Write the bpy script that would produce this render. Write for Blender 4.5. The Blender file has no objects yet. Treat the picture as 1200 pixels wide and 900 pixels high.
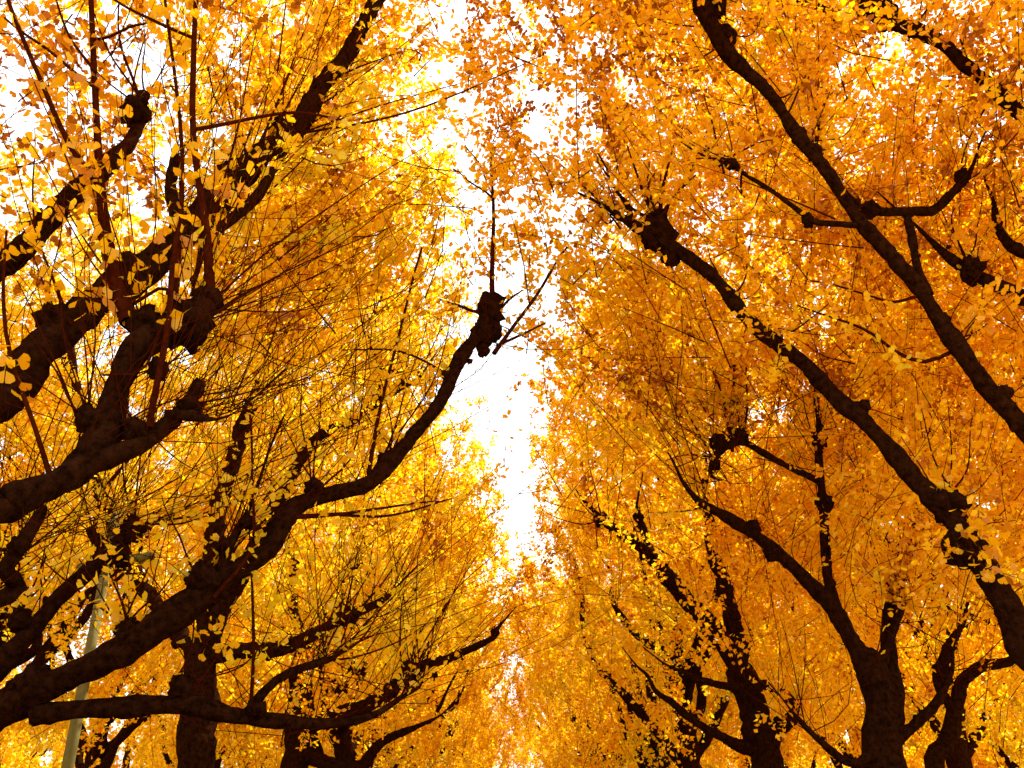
import bpy, math
import numpy as np
from mathutils import Vector, Matrix, noise

# ------------------------------------------------------------------ camera, sky, sun, exposure
SC = bpy.context.scene
COL = SC.collection
PITCH = math.radians(27.0)
FPX = 1100.0                                   # focal length in pixels of a 1200 px wide frame
CAM = np.array((0.0, 0.0, 1.6))
cam_data = bpy.data.cameras.new('camera')
cam = bpy.data.objects.new('camera', cam_data)
COL.objects.link(cam)
cam.location = CAM
cam.rotation_euler = (math.radians(90) + PITCH, 0, 0)
cam_data.sensor_width = 36.0
cam_data.lens = 36.0 * FPX / 1200.0
cam_data.clip_start = 0.05
cam_data.clip_end = 3000.0
SC.camera = cam

SUN_EL, SUN_AZ = math.radians(54), math.radians(66)     # azimuth clockwise from +Y: from the right, a little ahead
world = bpy.data.worlds.new('World')
SC.world = world
world.use_nodes = True
wn = world.node_tree
wn.nodes.clear()
sky = wn.nodes.new('ShaderNodeTexSky')
sky.sky_type = 'NISHITA'
sky.sun_disc = False
sky.sun_elevation = SUN_EL
sky.sun_rotation = SUN_AZ
sky.air_density = 1.0
sky.dust_density = 4.0
veil = wn.nodes.new('ShaderNodeMix')                    # thin white cloud veil over the blue
veil.data_type = 'RGBA'
veil.inputs[0].default_value = 0.72
veil.inputs[7].default_value = (9.5, 9.4, 9.2, 1)
bg = wn.nodes.new('ShaderNodeBackground')
bg.inputs['Strength'].default_value = 0.088
wo = wn.nodes.new('ShaderNodeOutputWorld')
wn.links.new(sky.outputs[0], veil.inputs[6])
wn.links.new(veil.outputs[2], bg.inputs['Color'])
wn.links.new(bg.outputs[0], wo.inputs['Surface'])

sun_data = bpy.data.lights.new('sun', 'SUN')
sun_data.energy = 5.0
sun_data.angle = math.radians(0.53)
sun_data.color = (1.0, 0.94, 0.84)
sun = bpy.data.objects.new('sun', sun_data)
COL.objects.link(sun)
sdir = Vector((math.sin(SUN_AZ) * math.cos(SUN_EL), math.cos(SUN_AZ) * math.cos(SUN_EL), math.sin(SUN_EL)))
sun.rotation_euler = sdir.to_track_quat('Z', 'Y').to_euler()
sun.location = sdir * 60

SC.view_settings.view_transform = 'Standard'
SC.view_settings.look = 'None'
SC.view_settings.exposure = 1.62
SC.view_settings.gamma = 1.0
SC.view_settings.use_curve_mapping = False
SC.cycles.diffuse_bounces = 4
SC.cycles.transmission_bounces = 6
SC.cycles.max_bounces = 8

# ------------------------------------------------------------------ helpers
_cp, _sp = math.cos(PITCH), math.sin(PITCH)


def at(x, y, d):
    """World point seen at photo pixel (x, y), d metres ahead along the avenue; second value metres per pixel there."""
    u, v = (x - 600.0) / FPX, (450.0 - y) / FPX
    dr = np.array((u, _cp - v * _sp, _sp + v * _cp))
    t = d / dr[1]
    return CAM + dr * t, t / FPX


def unit(a):
    return a / np.maximum(np.linalg.norm(a, axis=-1, keepdims=True), 1e-9)


def mesh_from(name, verts, loops, sizes, mat, smooth=False, attr=None):
    me = bpy.data.meshes.new(name)
    verts = np.ascontiguousarray(verts, np.float32).reshape(-1, 3)
    loops = np.ascontiguousarray(loops, np.int32).ravel()
    sizes = np.ascontiguousarray(sizes, np.int32).ravel()
    me.vertices.add(len(verts)); me.vertices.foreach_set('co', verts.ravel())
    me.loops.add(len(loops)); me.loops.foreach_set('vertex_index', loops)
    me.polygons.add(len(sizes))
    st = np.zeros(len(sizes), np.int32); st[1:] = np.cumsum(sizes)[:-1]
    me.polygons.foreach_set('loop_start', st)
    me.update(calc_edges=True)
    me.validate()
    if attr is not None:
        a = me.attributes.new('tint', 'FLOAT', 'POINT')
        a.data.foreach_set('value', np.ascontiguousarray(attr, np.float32).ravel())
    if smooth:
        me.polygons.foreach_set('use_smooth', np.ones(len(sizes), bool))
    me.materials.append(mat)
    return me


def add(name, me, parent=None, loc=None, kind=None):
    o = bpy.data.objects.new(name, me)
    COL.objects.link(o)
    if parent is not None:
        o.parent = parent
    if loc is not None:
        o.location = loc
    if kind:
        o['kind'] = kind
    return o


def thing(name, label, cat, loc, group=None):
    o = bpy.data.objects.new(name, None)
    COL.objects.link(o)
    o.empty_display_size = 0.3
    o.location = loc
    o['label'] = label
    o['category'] = cat
    if group:
        o['group'] = group
    return o


def tubes(P, R, k):
    """P (N,m,3) centre lines, R (N,m) radii -> verts, quad loops, sizes of N closed-ended tubes."""
    N, m, _ = P.shape
    T = unit(np.gradient(P, axis=1))
    ref = np.where(np.abs(T[:, :1, 2:3]) > 0.9, np.array((1.0, 0, 0)), np.array((0, 0, 1.0)))
    ref = np.broadcast_to(ref, T.shape)
    A = unit(np.cross(T, ref)); B = np.cross(T, A)
    ph = np.arange(k) * 2 * math.pi / k
    V = P[:, :, None, :] + R[:, :, None, None] * (A[:, :, None, :] * np.cos(ph)[:, None] + B[:, :, None, :] * np.sin(ph)[:, None])
    idx = np.arange(N * m * k).reshape(N, m, k)
    nx = np.roll(idx, -1, axis=2)
    q = np.stack((idx[:, :-1], nx[:, :-1], nx[:, 1:], idx[:, 1:]), -1).reshape(-1, 4)
    return V.reshape(-1, 3), q, np.full(len(q), 4)


def catmull(pts, rad, step):
    pts = np.asarray(pts, float); rad = np.asarray(rad, float)
    p = np.vstack((2 * pts[0] - pts[1], pts, 2 * pts[-1] - pts[-2]))
    out, ro = [], []
    for i in range(len(pts) - 1):
        n = max(2, int(np.linalg.norm(pts[i + 1] - pts[i]) / step))
        for s in np.arange(n) / n:
            a, b, c, d = p[i], p[i + 1], p[i + 2], p[i + 3]
            out.append(0.5 * (2 * b + (c - a) * s + (2 * a - 5 * b + 4 * c - d) * s * s + (3 * b - a - 3 * c + d) * s ** 3))
            ro.append(rad[i] * (1 - s) + rad[i + 1] * s)
    out.append(pts[-1]); ro.append(rad[-1])
    return np.array(out), np.array(ro)


def limb_mesh(name, pts, rad, mat, seed=0, rough=0.2, step=0.05, k=18, wiggle=0.025):
    """A gnarled limb: swept tube with lumpy, ridged bark, rounded end."""
    P, R = catmull(pts, rad, step)
    n = len(P)
    rng = np.random.default_rng(seed + 5)
    ph = rng.random(6) * 6.28
    s = np.concatenate(([0], np.cumsum(np.linalg.norm(np.diff(P, axis=0), axis=1))))
    wob = np.stack([np.sin(s * f + p) + 0.6 * np.sin(s * f * 2.3 + p * 2) for f, p in ((2.1, ph[0]), (2.6, ph[1]), (1.8, ph[2]))], -1)
    edge = np.minimum(1, np.minimum(s, s[-1] - s) / 0.4)[:, None]
    P = P + wob * wiggle * edge
    R = R * (1 + 0.07 * np.sin(s * 5.1 + ph[3]) + 0.05 * np.sin(s * 11.3 + ph[4]))
    # round the end off
    T = P[-1] - P[-2]; T /= np.linalg.norm(T)
    ext = [(0.35, 0.92), (0.65, 0.7), (0.9, 0.35), (0.97, 0.03)]
    P = np.vstack([P] + [P[-1] + T * R[-1] * a for a, _ in ext])
    R = np.concatenate((R, [R[-1] * b for _, b in ext]))
    # parallel transport frame
    Tn = unit(np.gradient(P, axis=0))
    a = np.cross(Tn[0], (0.3, 0.2, 0.93)); a /= np.linalg.norm(a)
    V = np.empty((len(P), k, 3))
    for i in range(len(P)):
        a = a - Tn[i] * np.dot(a, Tn[i]); a /= np.linalg.norm(a)
        b = np.cross(Tn[i], a)
        for j in range(k):
            th = 2 * math.pi * j / k
            d = a * math.cos(th) + b * math.sin(th)
            q = P[i] + d * R[i]
            fr = 2.2 / max(R[i], 0.03)
            h = noise.noise(Vector(q * 3.1) + Vector((seed, 0, 0))) * 0.9 + noise.noise(Vector(q * min(fr, 22.0)) + Vector((0, seed, 0))) * 0.9 + noise.noise(Vector(q * 7.0) + Vector((0, 0, seed))) * 0.7
            V[i, j] = P[i] + d * R[i] * (1 + rough * h)
    idx = np.arange(len(P) * k).reshape(len(P), k)
    nx = np.roll(idx, -1, axis=1)
    q = np.stack((idx[:-1], nx[:-1], nx[1:], idx[1:]), -1).reshape(-1, 4)
    return mesh_from(name, V, q, np.full(len(q), 4), mat, smooth=True)


def knob_mesh(name, r, mat, seed, stretch=1.0, nu=16, nv=11):
    """A pollard knob: a lumpy burl with stubs."""
    V, F, S = [], [], []
    for i in range(nv):
        ph = math.pi * i / (nv - 1)
        for j in range(nu):
            th = 2 * math.pi * j / nu
            d = Vector((math.sin(ph) * math.cos(th), math.sin(ph) * math.sin(th), math.cos(ph)))
            h = 1 + 0.42 * noise.noise(d * 1.7 + Vector((seed * 3.1, 0, 0))) + 0.38 * noise.noise(d * 4.2 + Vector((0, seed * 1.7, 0)))
            h += 0.5 * max(0.0, noise.noise(d * 3.0 + Vector((9, seed, 0))) - 0.18)
            V.append((d.x * r * h, d.y * r * h, d.z * r * h * stretch))
    for i in range(nv - 1):
        for j in range(nu):
            a, b = i * nu + j, i * nu + (j + 1) % nu
            F += [a, a + nu, b + nu, b]; S.append(4)
    return mesh_from(name, V, F, S, mat, smooth=True)


# ------------------------------------------------------------------ materials
def new_mat(name):
    m = bpy.data.materials.new(name)
    m.use_nodes = True
    m.node_tree.nodes.clear()
    return m, m.node_tree


def ramp(nt, stops):
    r = nt.nodes.new('ShaderNodeValToRGB')
    e = r.color_ramp.elements
    while len(e) > 1:
        e.remove(e[0])
    e[0].position, e[0].color = stops[0][0], (*stops[0][1], 1)
    for p, c in stops[1:]:
        x = e.new(p); x.color = (*c, 1)
    return r


def leaf_material():
    m, nt = new_mat('ginkgo_leaf')
    N, L = nt.nodes, nt.links
    at_ = N.new('ShaderNodeAttribute'); at_.attribute_name = 'tint'
    r = ramp(nt, [(0.0, (0.62, 0.48, 0.012)), (0.12, (0.90, 0.68, 0.010)), (0.5, (0.90, 0.56, 0.005)), (0.78, (0.86, 0.45, 0.003)), (0.92, (0.62, 0.25, 0.004)), (1.0, (0.36, 0.12, 0.004))])
    L.new(at_.outputs['Fac'], r.inputs[0])
    nz = N.new('ShaderNodeTexNoise'); nz.inputs['Scale'].default_value = 40.0; nz.inputs['Detail'].default_value = 3.0
    geo = N.new('ShaderNodeNewGeometry'); L.new(geo.outputs['Position'], nz.inputs['Vector'])
    mr = N.new('ShaderNodeMapRange'); mr.inputs[3].default_value = 0.86; mr.inputs[4].default_value = 1.08
    L.new(nz.outputs['Fac'], mr.inputs[0])
    mx = N.new('ShaderNodeMix'); mx.data_type = 'RGBA'; mx.blend_type = 'MULTIPLY'; mx.inputs[0].default_value = 1.0
    L.new(r.outputs[0], mx.inputs[6]); L.new(mr.outputs[0], mx.inputs[7])
    d = N.new('ShaderNodeBsdfDiffuse'); t = N.new('ShaderNodeBsdfTranslucent'); g = N.new('ShaderNodeBsdfGlossy')
    g.inputs['Roughness'].default_value = 0.38
    L.new(mx.outputs[2], d.inputs[0])
    tr = N.new('ShaderNodeMix'); tr.data_type = 'RGBA'; tr.blend_type = 'MULTIPLY'; tr.inputs[0].default_value = 1.0
    tr.inputs[7].default_value = (1.0, 0.88, 0.6, 1)            # light passing through the blade comes out more orange
    L.new(mx.outputs[2], tr.inputs[6]); L.new(tr.outputs[2], t.inputs[0])
    m1 = N.new('ShaderNodeMixShader'); m1.inputs[0].default_value = 0.60
    L.new(d.outputs[0], m1.inputs[1]); L.new(t.outputs[0], m1.inputs[2])
    m2 = N.new('ShaderNodeMixShader'); m2.inputs[0].default_value = 0.018
    L.new(m1.outputs[0], m2.inputs[1]); L.new(g.outputs[0], m2.inputs[2])
    o = N.new('ShaderNodeOutputMaterial'); L.new(m2.outputs[0], o.inputs['Surface'])
    return m


def bark_material(name, c0, c1, scale, bump, spec=0.2):
    m, nt = new_mat(name)
    N, L = nt.nodes, nt.links
    tc = N.new('ShaderNodeTexCoord')
    nz = N.new('ShaderNodeTexNoise'); nz.inputs['Scale'].default_value = scale; nz.inputs['Detail'].default_value = 6.0; nz.inputs['Roughness'].default_value = 0.7
    L.new(tc.outputs['Object'], nz.inputs['Vector'])
    r = ramp(nt, [(0.35, c0), (0.7, c1)])
    L.new(nz.outputs['Fac'], r.inputs[0])
    b = N.new('ShaderNodeBump'); b.inputs['Strength'].default_value = bump; b.inputs['Distance'].default_value = 0.035
    L.new(nz.outputs['Fac'], b.inputs['Height'])
    p = N.new('ShaderNodeBsdfPrincipled'); p.inputs['Roughness'].default_value = 0.9
    p.inputs['Specular IOR Level'].default_value = spec
    L.new(r.outputs[0], p.inputs['Base Color']); L.new(b.outputs[0], p.inputs['Normal'])
    o = N.new('ShaderNodeOutputMaterial'); L.new(p.outputs[0], o.inputs['Surface'])
    return m


LEAF = leaf_material()
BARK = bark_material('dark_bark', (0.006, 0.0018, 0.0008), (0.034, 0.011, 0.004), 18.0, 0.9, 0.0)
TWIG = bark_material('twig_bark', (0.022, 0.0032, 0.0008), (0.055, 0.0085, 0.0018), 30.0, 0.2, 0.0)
STEEL = bark_material('painted_pole', (0.09, 0.072, 0.016), (0.13, 0.11, 0.03), 9.0, 0.05)
LENS = bark_material('lamp_lens', (0.55, 0.55, 0.48), (0.6, 0.6, 0.52), 4.0, 0.0)
LITTER = bark_material('leaf_litter', (0.34, 0.20, 0.03), (0.55, 0.36, 0.04), 14.0, 0.5)
ASPHALT = bark_material('asphalt', (0.05, 0.048, 0.045), (0.42, 0.28, 0.04), 2.2, 0.3)
KERB = bark_material('kerb_stone', (0.25, 0.24, 0.22), (0.36, 0.34, 0.31), 12.0, 0.3)


# ------------------------------------------------------------------ leaves
def leaf_template(level):
    """Fan-shaped ginkgo blade in local axes: y from stalk to rim, x across, z normal; returns verts, faces."""
    if level == 0:
        ang = np.radians([-58, -40, -20, -4, 0, 4, 20, 40, 58])
        rr = np.array([0.88, 1.0, 1.03, 0.96, 0.66, 0.96, 1.03, 1.0, 0.88])
        V = [(0, 0, 0)] + [(math.sin(a) * r, math.cos(a) * r, 0.16 * abs(math.sin(a)) + 0.05 * math.cos(5 * a)) for a, r in zip(ang, rr)]
        F = [(0, i + 1, i) for i in range(1, 9)]
        n = len(V)
        V += [(-0.022, 0.05, 0), (0.022, 0.05, 0), (0.0, -0.75, 0.10)]
        F.append((n, n + 1, n + 2))
    elif level == 1:
        ang = np.radians([-62, -30, 0, 30, 62]); rr = (0.84, 1.0, 0.90, 1.0, 0.84)
        V = [(0, 0, 0)] + [(math.sin(a) * r, math.cos(a) * r, 0.15 * abs(math.sin(a))) for a, r in zip(ang, rr)]
        F = [(0, i + 1, i) for i in range(1, 5)]
    else:
        V = [(0, 0, 0), (-0.78, 0.62, 0.14), (0, 1.0, -0.02), (0.78, 0.62, 0.14)]
        F = [(0, 2, 1), (0, 3, 2)]
    return np.array(V, float), np.array(F, int)


TEMPL = [leaf_template(i) for i in range(3)]


def leaf_frames(rng, n, droop=0.35):
    d = rng.normal(size=(n, 3)); d[:, 2] -= droop * 1.4
    d = unit(d)
    nn = rng.normal(size=(n, 3)); nn[:, 2] += 0.5
    x = unit(np.cross(d, nn)); nrm = np.cross(x, d)
    return x, d, nrm


def leaves_mesh(name, C, frames, size, tint, level):
    V, F = TEMPL[level]
    X, D, Nn = frames
    n = len(C)
    W = C[:, None, :] + size[:, None, None] * (V[None, :, 0:1] * X[:, None, :] + V[None, :, 1:2] * D[:, None, :] + V[None, :, 2:3] * Nn[:, None, :])
    q = (np.arange(n)[:, None, None] * len(V) + F[None]).reshape(-1, 3)
    return mesh_from(name, W, q, np.full(len(q), 3), LEAF, attr=np.repeat(tint, len(V)))


def along(rng, P, n):
    """n random places along the centre lines P (N,m,3)."""
    N, m, _ = P.shape
    i = rng.integers(0, N, n)
    s = 0.06 + 0.94 * rng.random(n) ** 0.85
    f = s * (m - 1); a = np.minimum(f.astype(int), m - 2); w = (f - a)[:, None]
    return P[i, a] * (1 - w) + P[i, a + 1] * w, i


def grow_shoots(rng, tips, outward, length, bend=0.25, m=5, up=0.85):
    """Slightly curved shoots that end at TIPS, growing up and OUTWARD."""
    N = len(tips)
    d = unit(outward * 0.55 + np.array((0, 0, up)) + rng.normal(size=(N, 3)) * 0.45)
    L = length[:, None]
    s = np.linspace(0, 1, m)
    side = unit(np.cross(d, rng.normal(size=(N, 3))))
    base = tips - d * L
    P = base[:, None, :] + d[:, None, :] * (s * 1.0)[None, :, None] * L[:, None, :]
    P = P + side[:, None, :] * (np.sin(s * math.pi) * 1.0)[None, :, None] * L[:, None, :] * bend * rng.normal(size=(N, 1, 1)) * 0.5
    return P


PROFILE = np.array([(4.4, 0.9), (5.2, 2.4), (6.6, 3.9), (8.8, 4.1), (11.5, 4.0), (13.8, 3.2), (15.4, 1.9), (16.4, 0.3)])


def crown_points(rng, n, height=16.4, radius=4.1, zmin=4.4):
    """Points through a tall ginkgo crown, denser towards its shell (tree-local)."""
    z = np.interp(rng.random(n), np.linspace(0, 1, 60),
                  np.interp(np.linspace(0, 1, 60), np.linspace(0, 1, 60), _zcdf))
    z = z * (height / 16.4)
    r = np.interp(z * 16.4 / height, PROFILE[:, 0], PROFILE[:, 1]) * (radius / 4.1)
    a = rng.random(n) * 2 * math.pi
    q = rng.random(n) ** 0.38
    lump = 1 + 0.13 * np.sin(a * 3 + z * 0.8 + rng.random() * 6) + 0.10 * np.sin(a * 5 - z * 1.3 + rng.random() * 6)
    rr = r * q * lump
    p = np.stack((np.cos(a) * rr, np.sin(a) * rr, np.maximum(z, zmin)), -1)
    return p


_zz = np.linspace(4.4, 16.4, 400)
_w = np.interp(_zz, PROFILE[:, 0], PROFILE[:, 1]) ** 1.35
_c = np.cumsum(_w); _c /= _c[-1]
_zcdf = np.interp(np.linspace(0, 1, 60), _c, _zz)


def foliage(rng, root, base, n_shoots, n_leaves, level, size, height=16.4, radius=4.1, accept=None, centre=(0, 0), n_parts=0, tint0=0.45, drop=0.0,
            extra=None, extra_per_m=40, twig_k=4):
    """Twigs (stuff) and leaves (stuff + the nearest ones singly) of one tree. accept(world points) -> chance to keep."""
    per = 12
    cl = crown_points(rng, n_shoots // per, height, radius)
    cl[:, 2] -= drop
    tips = np.repeat(cl, per, 0) + rng.normal(size=(len(cl) * per, 3)) * np.array((0.40, 0.40, 0.33))
    clump = np.repeat(np.arange(len(cl)), per)
    core = np.hypot(tips[:, 0], tips[:, 1])
    keep = (tips[:, 2] > 7.0) | (core > 1.7)
    tips, clump = tips[keep], clump[keep]
    tips[:, :2] += np.array(centre)
    if accept is not None:
        keep = rng.random(len(tips)) < accept(tips + base)
        tips, clump = tips[keep], clump[keep]
    outw = unit(tips * np.array((1, 1, 0)) + 1e-6)
    P = grow_shoots(rng, tips, outw, 0.8 + 1.3 * rng.random(len(tips)))
    ct = 0.20 * rng.normal(size=len(cl)) - 0.40 * (rng.random(len(cl)) < 0.03)
    clump_tint = tint0 + ct[clump] + 0.08 * rng.normal(size=len(P))
    s = np.linspace(0, 1, P.shape[1])
    R = (0.0028 + 0.0042 * rng.random(len(P)))[:, None] * (1.15 - 0.8 * s)[None]
    V, q, z = tubes(P, R, twig_k)
    add('twigs', mesh_from('twigs', V, q, z, TWIG, smooth=True), root, kind='stuff')
    n_l = int(n_leaves * len(tips) / n_shoots)
    spur, i = along(rng, P, n_l // 3)
    spur = np.repeat(spur, 3, 0); i = np.repeat(i, 3)
    C = spur + rng.normal(size=spur.shape) * 0.055
    tint = clump_tint[i]
    if accept is not None:
        keep = rng.random(len(C)) < np.minimum(1, accept(C + base) * 1.6 + 0.02)
        C, tint = C[keep], tint[keep]
    for path in extra or ():
        ln = np.linalg.norm(path[-1] - path[0])
        k_ = max(3, int(ln * extra_per_m / 3))
        sp, _ = along(rng, path[None], k_)
        sp = np.repeat(sp, 3, 0)
        C = np.vstack((C, sp + rng.normal(size=sp.shape) * 0.05))
        tint = np.concatenate((tint, np.full(len(sp), tint0 + 0.15 * rng.normal())))
    n = len(C)
    tint = np.clip(tint + 0.165 * rng.normal(size=n), 0.04, 1)
    sz = size * (0.7 + 0.5 * rng.random(n))
    X, D, Nn = leaf_frames(rng, n)
    if n_parts:
        w = C + base - CAM
        dist = np.linalg.norm(w, axis=1)
        fwd = w[:, 1] * _cp + w[:, 2] * _sp
        upv = -w[:, 1] * _sp + w[:, 2] * _cp
        inside = (fwd > 0.5) & (np.abs(w[:, 0] / np.maximum(fwd, .1)) < 0.53) & (np.abs(upv / np.maximum(fwd, .1)) < 0.40)
        order = np.argsort(np.where(inside, dist / sz, 1e9))[:n_parts]
        order = order[inside[order]]
        for a in order:
            v = min(5, int(tint[a] * 6))
            o = add('leaf', LEAF_VARIANTS[v], root)
            mtx = Matrix(np.column_stack((X[a], D[a], Nn[a])) * sz[a]).to_4x4()
            mtx.translation = Vector(C[a])
            o.matrix_local = mtx
        rest = np.ones(n, bool); rest[order] = False
        C, sz, tint, X, D, Nn = C[rest], sz[rest], tint[rest], X[rest], D[rest], Nn[rest]
    add('foliage', leaves_mesh('foliage', C, (X, D, Nn), sz, tint, level), root, kind='stuff')


LEAF_VARIANTS = []
for _i in range(6):
    _V, _F = TEMPL[0]
    LEAF_VARIANTS.append(mesh_from('leaf', _V, _F, np.full(len(_F), 3), LEAF, attr=np.full(len(_V), (_i + 0.5) / 6)))


# ------------------------------------------------------------------ trees built limb by limb
class Tree:
    def __init__(self, label, base, seed, group, ws=0.76):
        self.ws = ws
        self.base = np.array((base[0], base[1], 0.0))
        self.root = thing('ginkgo_tree', label, 'tree', self.base, group)
        self.rng = np.random.default_rng(seed)
        self.seed = seed
        self.n = 0
        self.shoot_paths = []
        self.limb_paths = []

    def path(self, pts):
        """pts: (x, y, d, width_px) seen in the photo, or ('w', x, y, z, radius) world."""
        P, R = [], []
        for p in pts:
            if p[0] == 'w':
                P.append(np.array(p[1:4])); R.append(p[4])
            else:
                q, s = at(*p[:3]); P.append(q); R.append(p[3] * s * 0.42)
        return np.array(P) - self.base, np.array(R)

    def trunk(self, pts, **kw):
        P, R = self.path(pts)
        R = R * 0.88
        return add('trunk', limb_mesh('trunk', P, R, BARK, self.seed, step=0.10, k=22, **kw), self.root)

    def limb(self, pts, **kw):
        P, R = self.path(pts)
        R = R * self.ws
        if pts[-1][0] != 'w' and pts[-1][3] < 17 and R[-1] < 0.08:                                         # thin ends run out into a twig
            d = unit(P[-1] - P[-2]) + self.rng.normal(size=3) * 0.25 + np.array((0, 0, 0.25))
            P = np.vstack((P, P[-1] + d * 0.22, P[-1] + d * 0.5 + np.array((0, 0, 0.08))))
            R = np.concatenate((R, [R[-1] * 0.5, 0.008]))
        self.n += 1
        o = add('branch', limb_mesh('branch', P, R, BARK, self.seed * 17 + self.n, **kw), self.root)
        self.limb_paths.append(P)
        Q, S = catmull(P, R, 0.1)
        i = 3 + self.rng.integers(0, 4)
        while i < len(Q) - 2:                                    # burls left by old pruning cuts
            r = S[i] * (0.28 + 0.32 * self.rng.random())
            off = unit(np.cross(Q[i + 1] - Q[i - 1], self.rng.normal(size=3))) * S[i] * 0.92
            self.n += 1
            add('burl', knob_mesh('burl', r, BARK, self.seed + self.n * 0.73, 1.0, 10, 7), o, loc=Q[i] + off)
            i += 3 + self.rng.integers(0, 8)
        return o

    def thicket(self, n, length, width=(0.0018, 0.004), up=0.7, limbs=None):
        """n thin bare sprouts from the limbs, too fine to pick apart."""
        src = [self.limb_paths[i] for i in limbs] if limbs is not None else self.limb_paths
        Ps = []
        for _ in range(n):
            p = src[self.rng.integers(0, len(src))]
            f = (0.25 + 0.75 * self.rng.random()) * (len(p) - 1); a = min(int(f), len(p) - 2)
            st = p[a] + (p[a + 1] - p[a]) * (f - a)
            d = unit(self.rng.normal(size=3) * 0.75 + np.array((0.30, 0.1, up)))
            d[2] = abs(d[2]) + 0.08
            L = length * (0.4 + 0.8 * self.rng.random())
            s = np.linspace(0, 1, 6)[:, None]
            Ps.append(st + d * L * s + self.rng.normal(size=3) * 0.16 * L * np.sin(s * 3.1) + np.array((0, 0, 0.2)) * L * s * s)
        Ps = np.array(Ps)
        R = (width[0] + (width[1] - width[0]) * self.rng.random(n))[:, None] * np.linspace(1.3, 0.5, 6)[None]
        V, q, z = tubes(Ps, R, 4)
        add('sprouts', mesh_from('sprouts', V, q, z, TWIG, smooth=True), self.root, kind='stuff')

    def knob(self, parent, x, y, d, w, stretch=1.1):
        q, s = at(x, y, d)
        self.n += 1
        return add('knob', knob_mesh('knob', w * s * 0.44, BARK, self.seed + self.n * 1.37, stretch), parent, loc=q - self.base)

    def shoot(self, parent, pts, leafy=True, k=6):
        P, R = self.path(pts)
        P, R = catmull(P, R, max(0.06, np.linalg.norm(P[-1] - P[0]) / 14))
        self.n += 1
        P = P + np.sin(np.linspace(0, 9, len(P)))[:, None] * 0.008 * self.rng.normal(size=3)
        V, q, z = tubes(P[None], R[None], k)
        o = add('shoot', mesh_from('shoot', V, q, z, TWIG, smooth=True), parent)
        if leafy:
            self.shoot_paths.append(P)
        return o

    def fan(self, parent, x, y, d, ends, w=5.0, leafy=True):
        """Shoots from the knob at (x, y, d) towards photo points (x, y, d)."""
        for e in ends:
            j = self.rng.normal(size=2) * 6
            b = self.rng.normal() * 12
            mx_, my_ = (x + e[0]) / 2 + b * 0.6, (y + e[1]) / 2 + b + 6
            ww = w * (0.45 + 0.5 * self.rng.random())
            self.shoot(parent, [(x + j[0], y + j[1], d, ww), (mx_, my_, (d + e[2]) / 2, ww * 0.7), (e[0], e[1], e[2], ww * 0.35)], leafy, 5)


def dome(p, r0, soft=0.8):
    """Open air around the roadway: 0 inside r0 metres of it, 1 outside."""
    t = np.linalg.norm(p - CAM, axis=1)
    return np.maximum(np.clip((t - r0) / soft, 0, 1), 0.035 * (t > 6.5))


def low_clear(p, ymax, z0=5.6, f=0.88):
    """Clear stems: little grows in front of the trunks below z0 up to ymax along the avenue."""
    return 1 - f * ((p[:, 1] < ymax) & (p[:, 2] < z0))


def left_of(p, xlim, soft=0.4):
    return np.clip((xlim - p[:, 0]) / soft, 0, 1)


def right_of(p, xlim, soft=0.4):
    return np.clip((p[:, 0] - xlim) / soft, 0, 1)


LG, RG = 'ginkgo trees of the left row', 'ginkgo trees of the right row'

# ---- the nearest left tree, only its limbs reach into view
t = Tree('nearest left ginkgo, thick gnarled limb ending in a fat knob with bare shoots fanning out', (-3.95, 2.7), 11, LG, 0.68)
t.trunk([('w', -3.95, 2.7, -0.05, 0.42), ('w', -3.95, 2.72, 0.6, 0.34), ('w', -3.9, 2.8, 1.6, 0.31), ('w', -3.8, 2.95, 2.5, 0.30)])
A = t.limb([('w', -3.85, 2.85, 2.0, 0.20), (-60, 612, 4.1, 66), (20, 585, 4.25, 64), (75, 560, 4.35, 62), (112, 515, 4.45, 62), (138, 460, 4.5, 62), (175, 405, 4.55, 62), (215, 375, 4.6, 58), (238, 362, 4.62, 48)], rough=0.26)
t.knob(A, 222, 380, 4.6, 58); t.knob(A, 243, 352, 4.65, 36); t.knob(A, 168, 378, 4.55, 40); t.knob(A, 105, 490, 4.45, 34); t.knob(A, 185, 432, 4.5, 26)
A2 = t.limb([(85, 552, 4.38, 40), (140, 533, 4.45, 42), (175, 512, 4.5, 42), (205, 487, 4.55, 36), (228, 462, 4.6, 26)], rough=0.22)
t.knob(A2, 158, 505, 4.47, 34); t.knob(A2, 222, 478, 4.58, 34, 0.7); t.knob(A2, 232, 455, 4.62, 20)
A3 = t.limb([(195, 485, 4.52, 18), (225, 486, 4.5, 22), (258, 488, 4.5, 4)], rough=0.25)
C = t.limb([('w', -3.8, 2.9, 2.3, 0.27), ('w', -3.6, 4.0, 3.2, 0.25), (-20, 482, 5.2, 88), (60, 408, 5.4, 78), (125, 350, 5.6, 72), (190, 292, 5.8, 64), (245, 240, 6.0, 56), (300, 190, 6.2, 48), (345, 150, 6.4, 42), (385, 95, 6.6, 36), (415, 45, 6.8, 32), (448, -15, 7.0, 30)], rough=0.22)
t.knob(C, 60, 372, 5.4, 36); t.knob(C, 150, 318, 5.6, 40); t.knob(C, 275, 205, 6.1, 38); t.knob(C, 330, 150, 6.35, 30)
C2 = t.limb([(205, 300, 5.8, 42), (212, 255, 5.75, 34), (204, 215, 5.7, 28), (206, 185, 5.7, 20)], rough=0.26)
C3 = t.limb([(255, 268, 5.9, 24), (300, 230, 6.0, 20), (325, 195, 6.1, 15), (340, 165, 6.15, 9)], rough=0.12)
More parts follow.
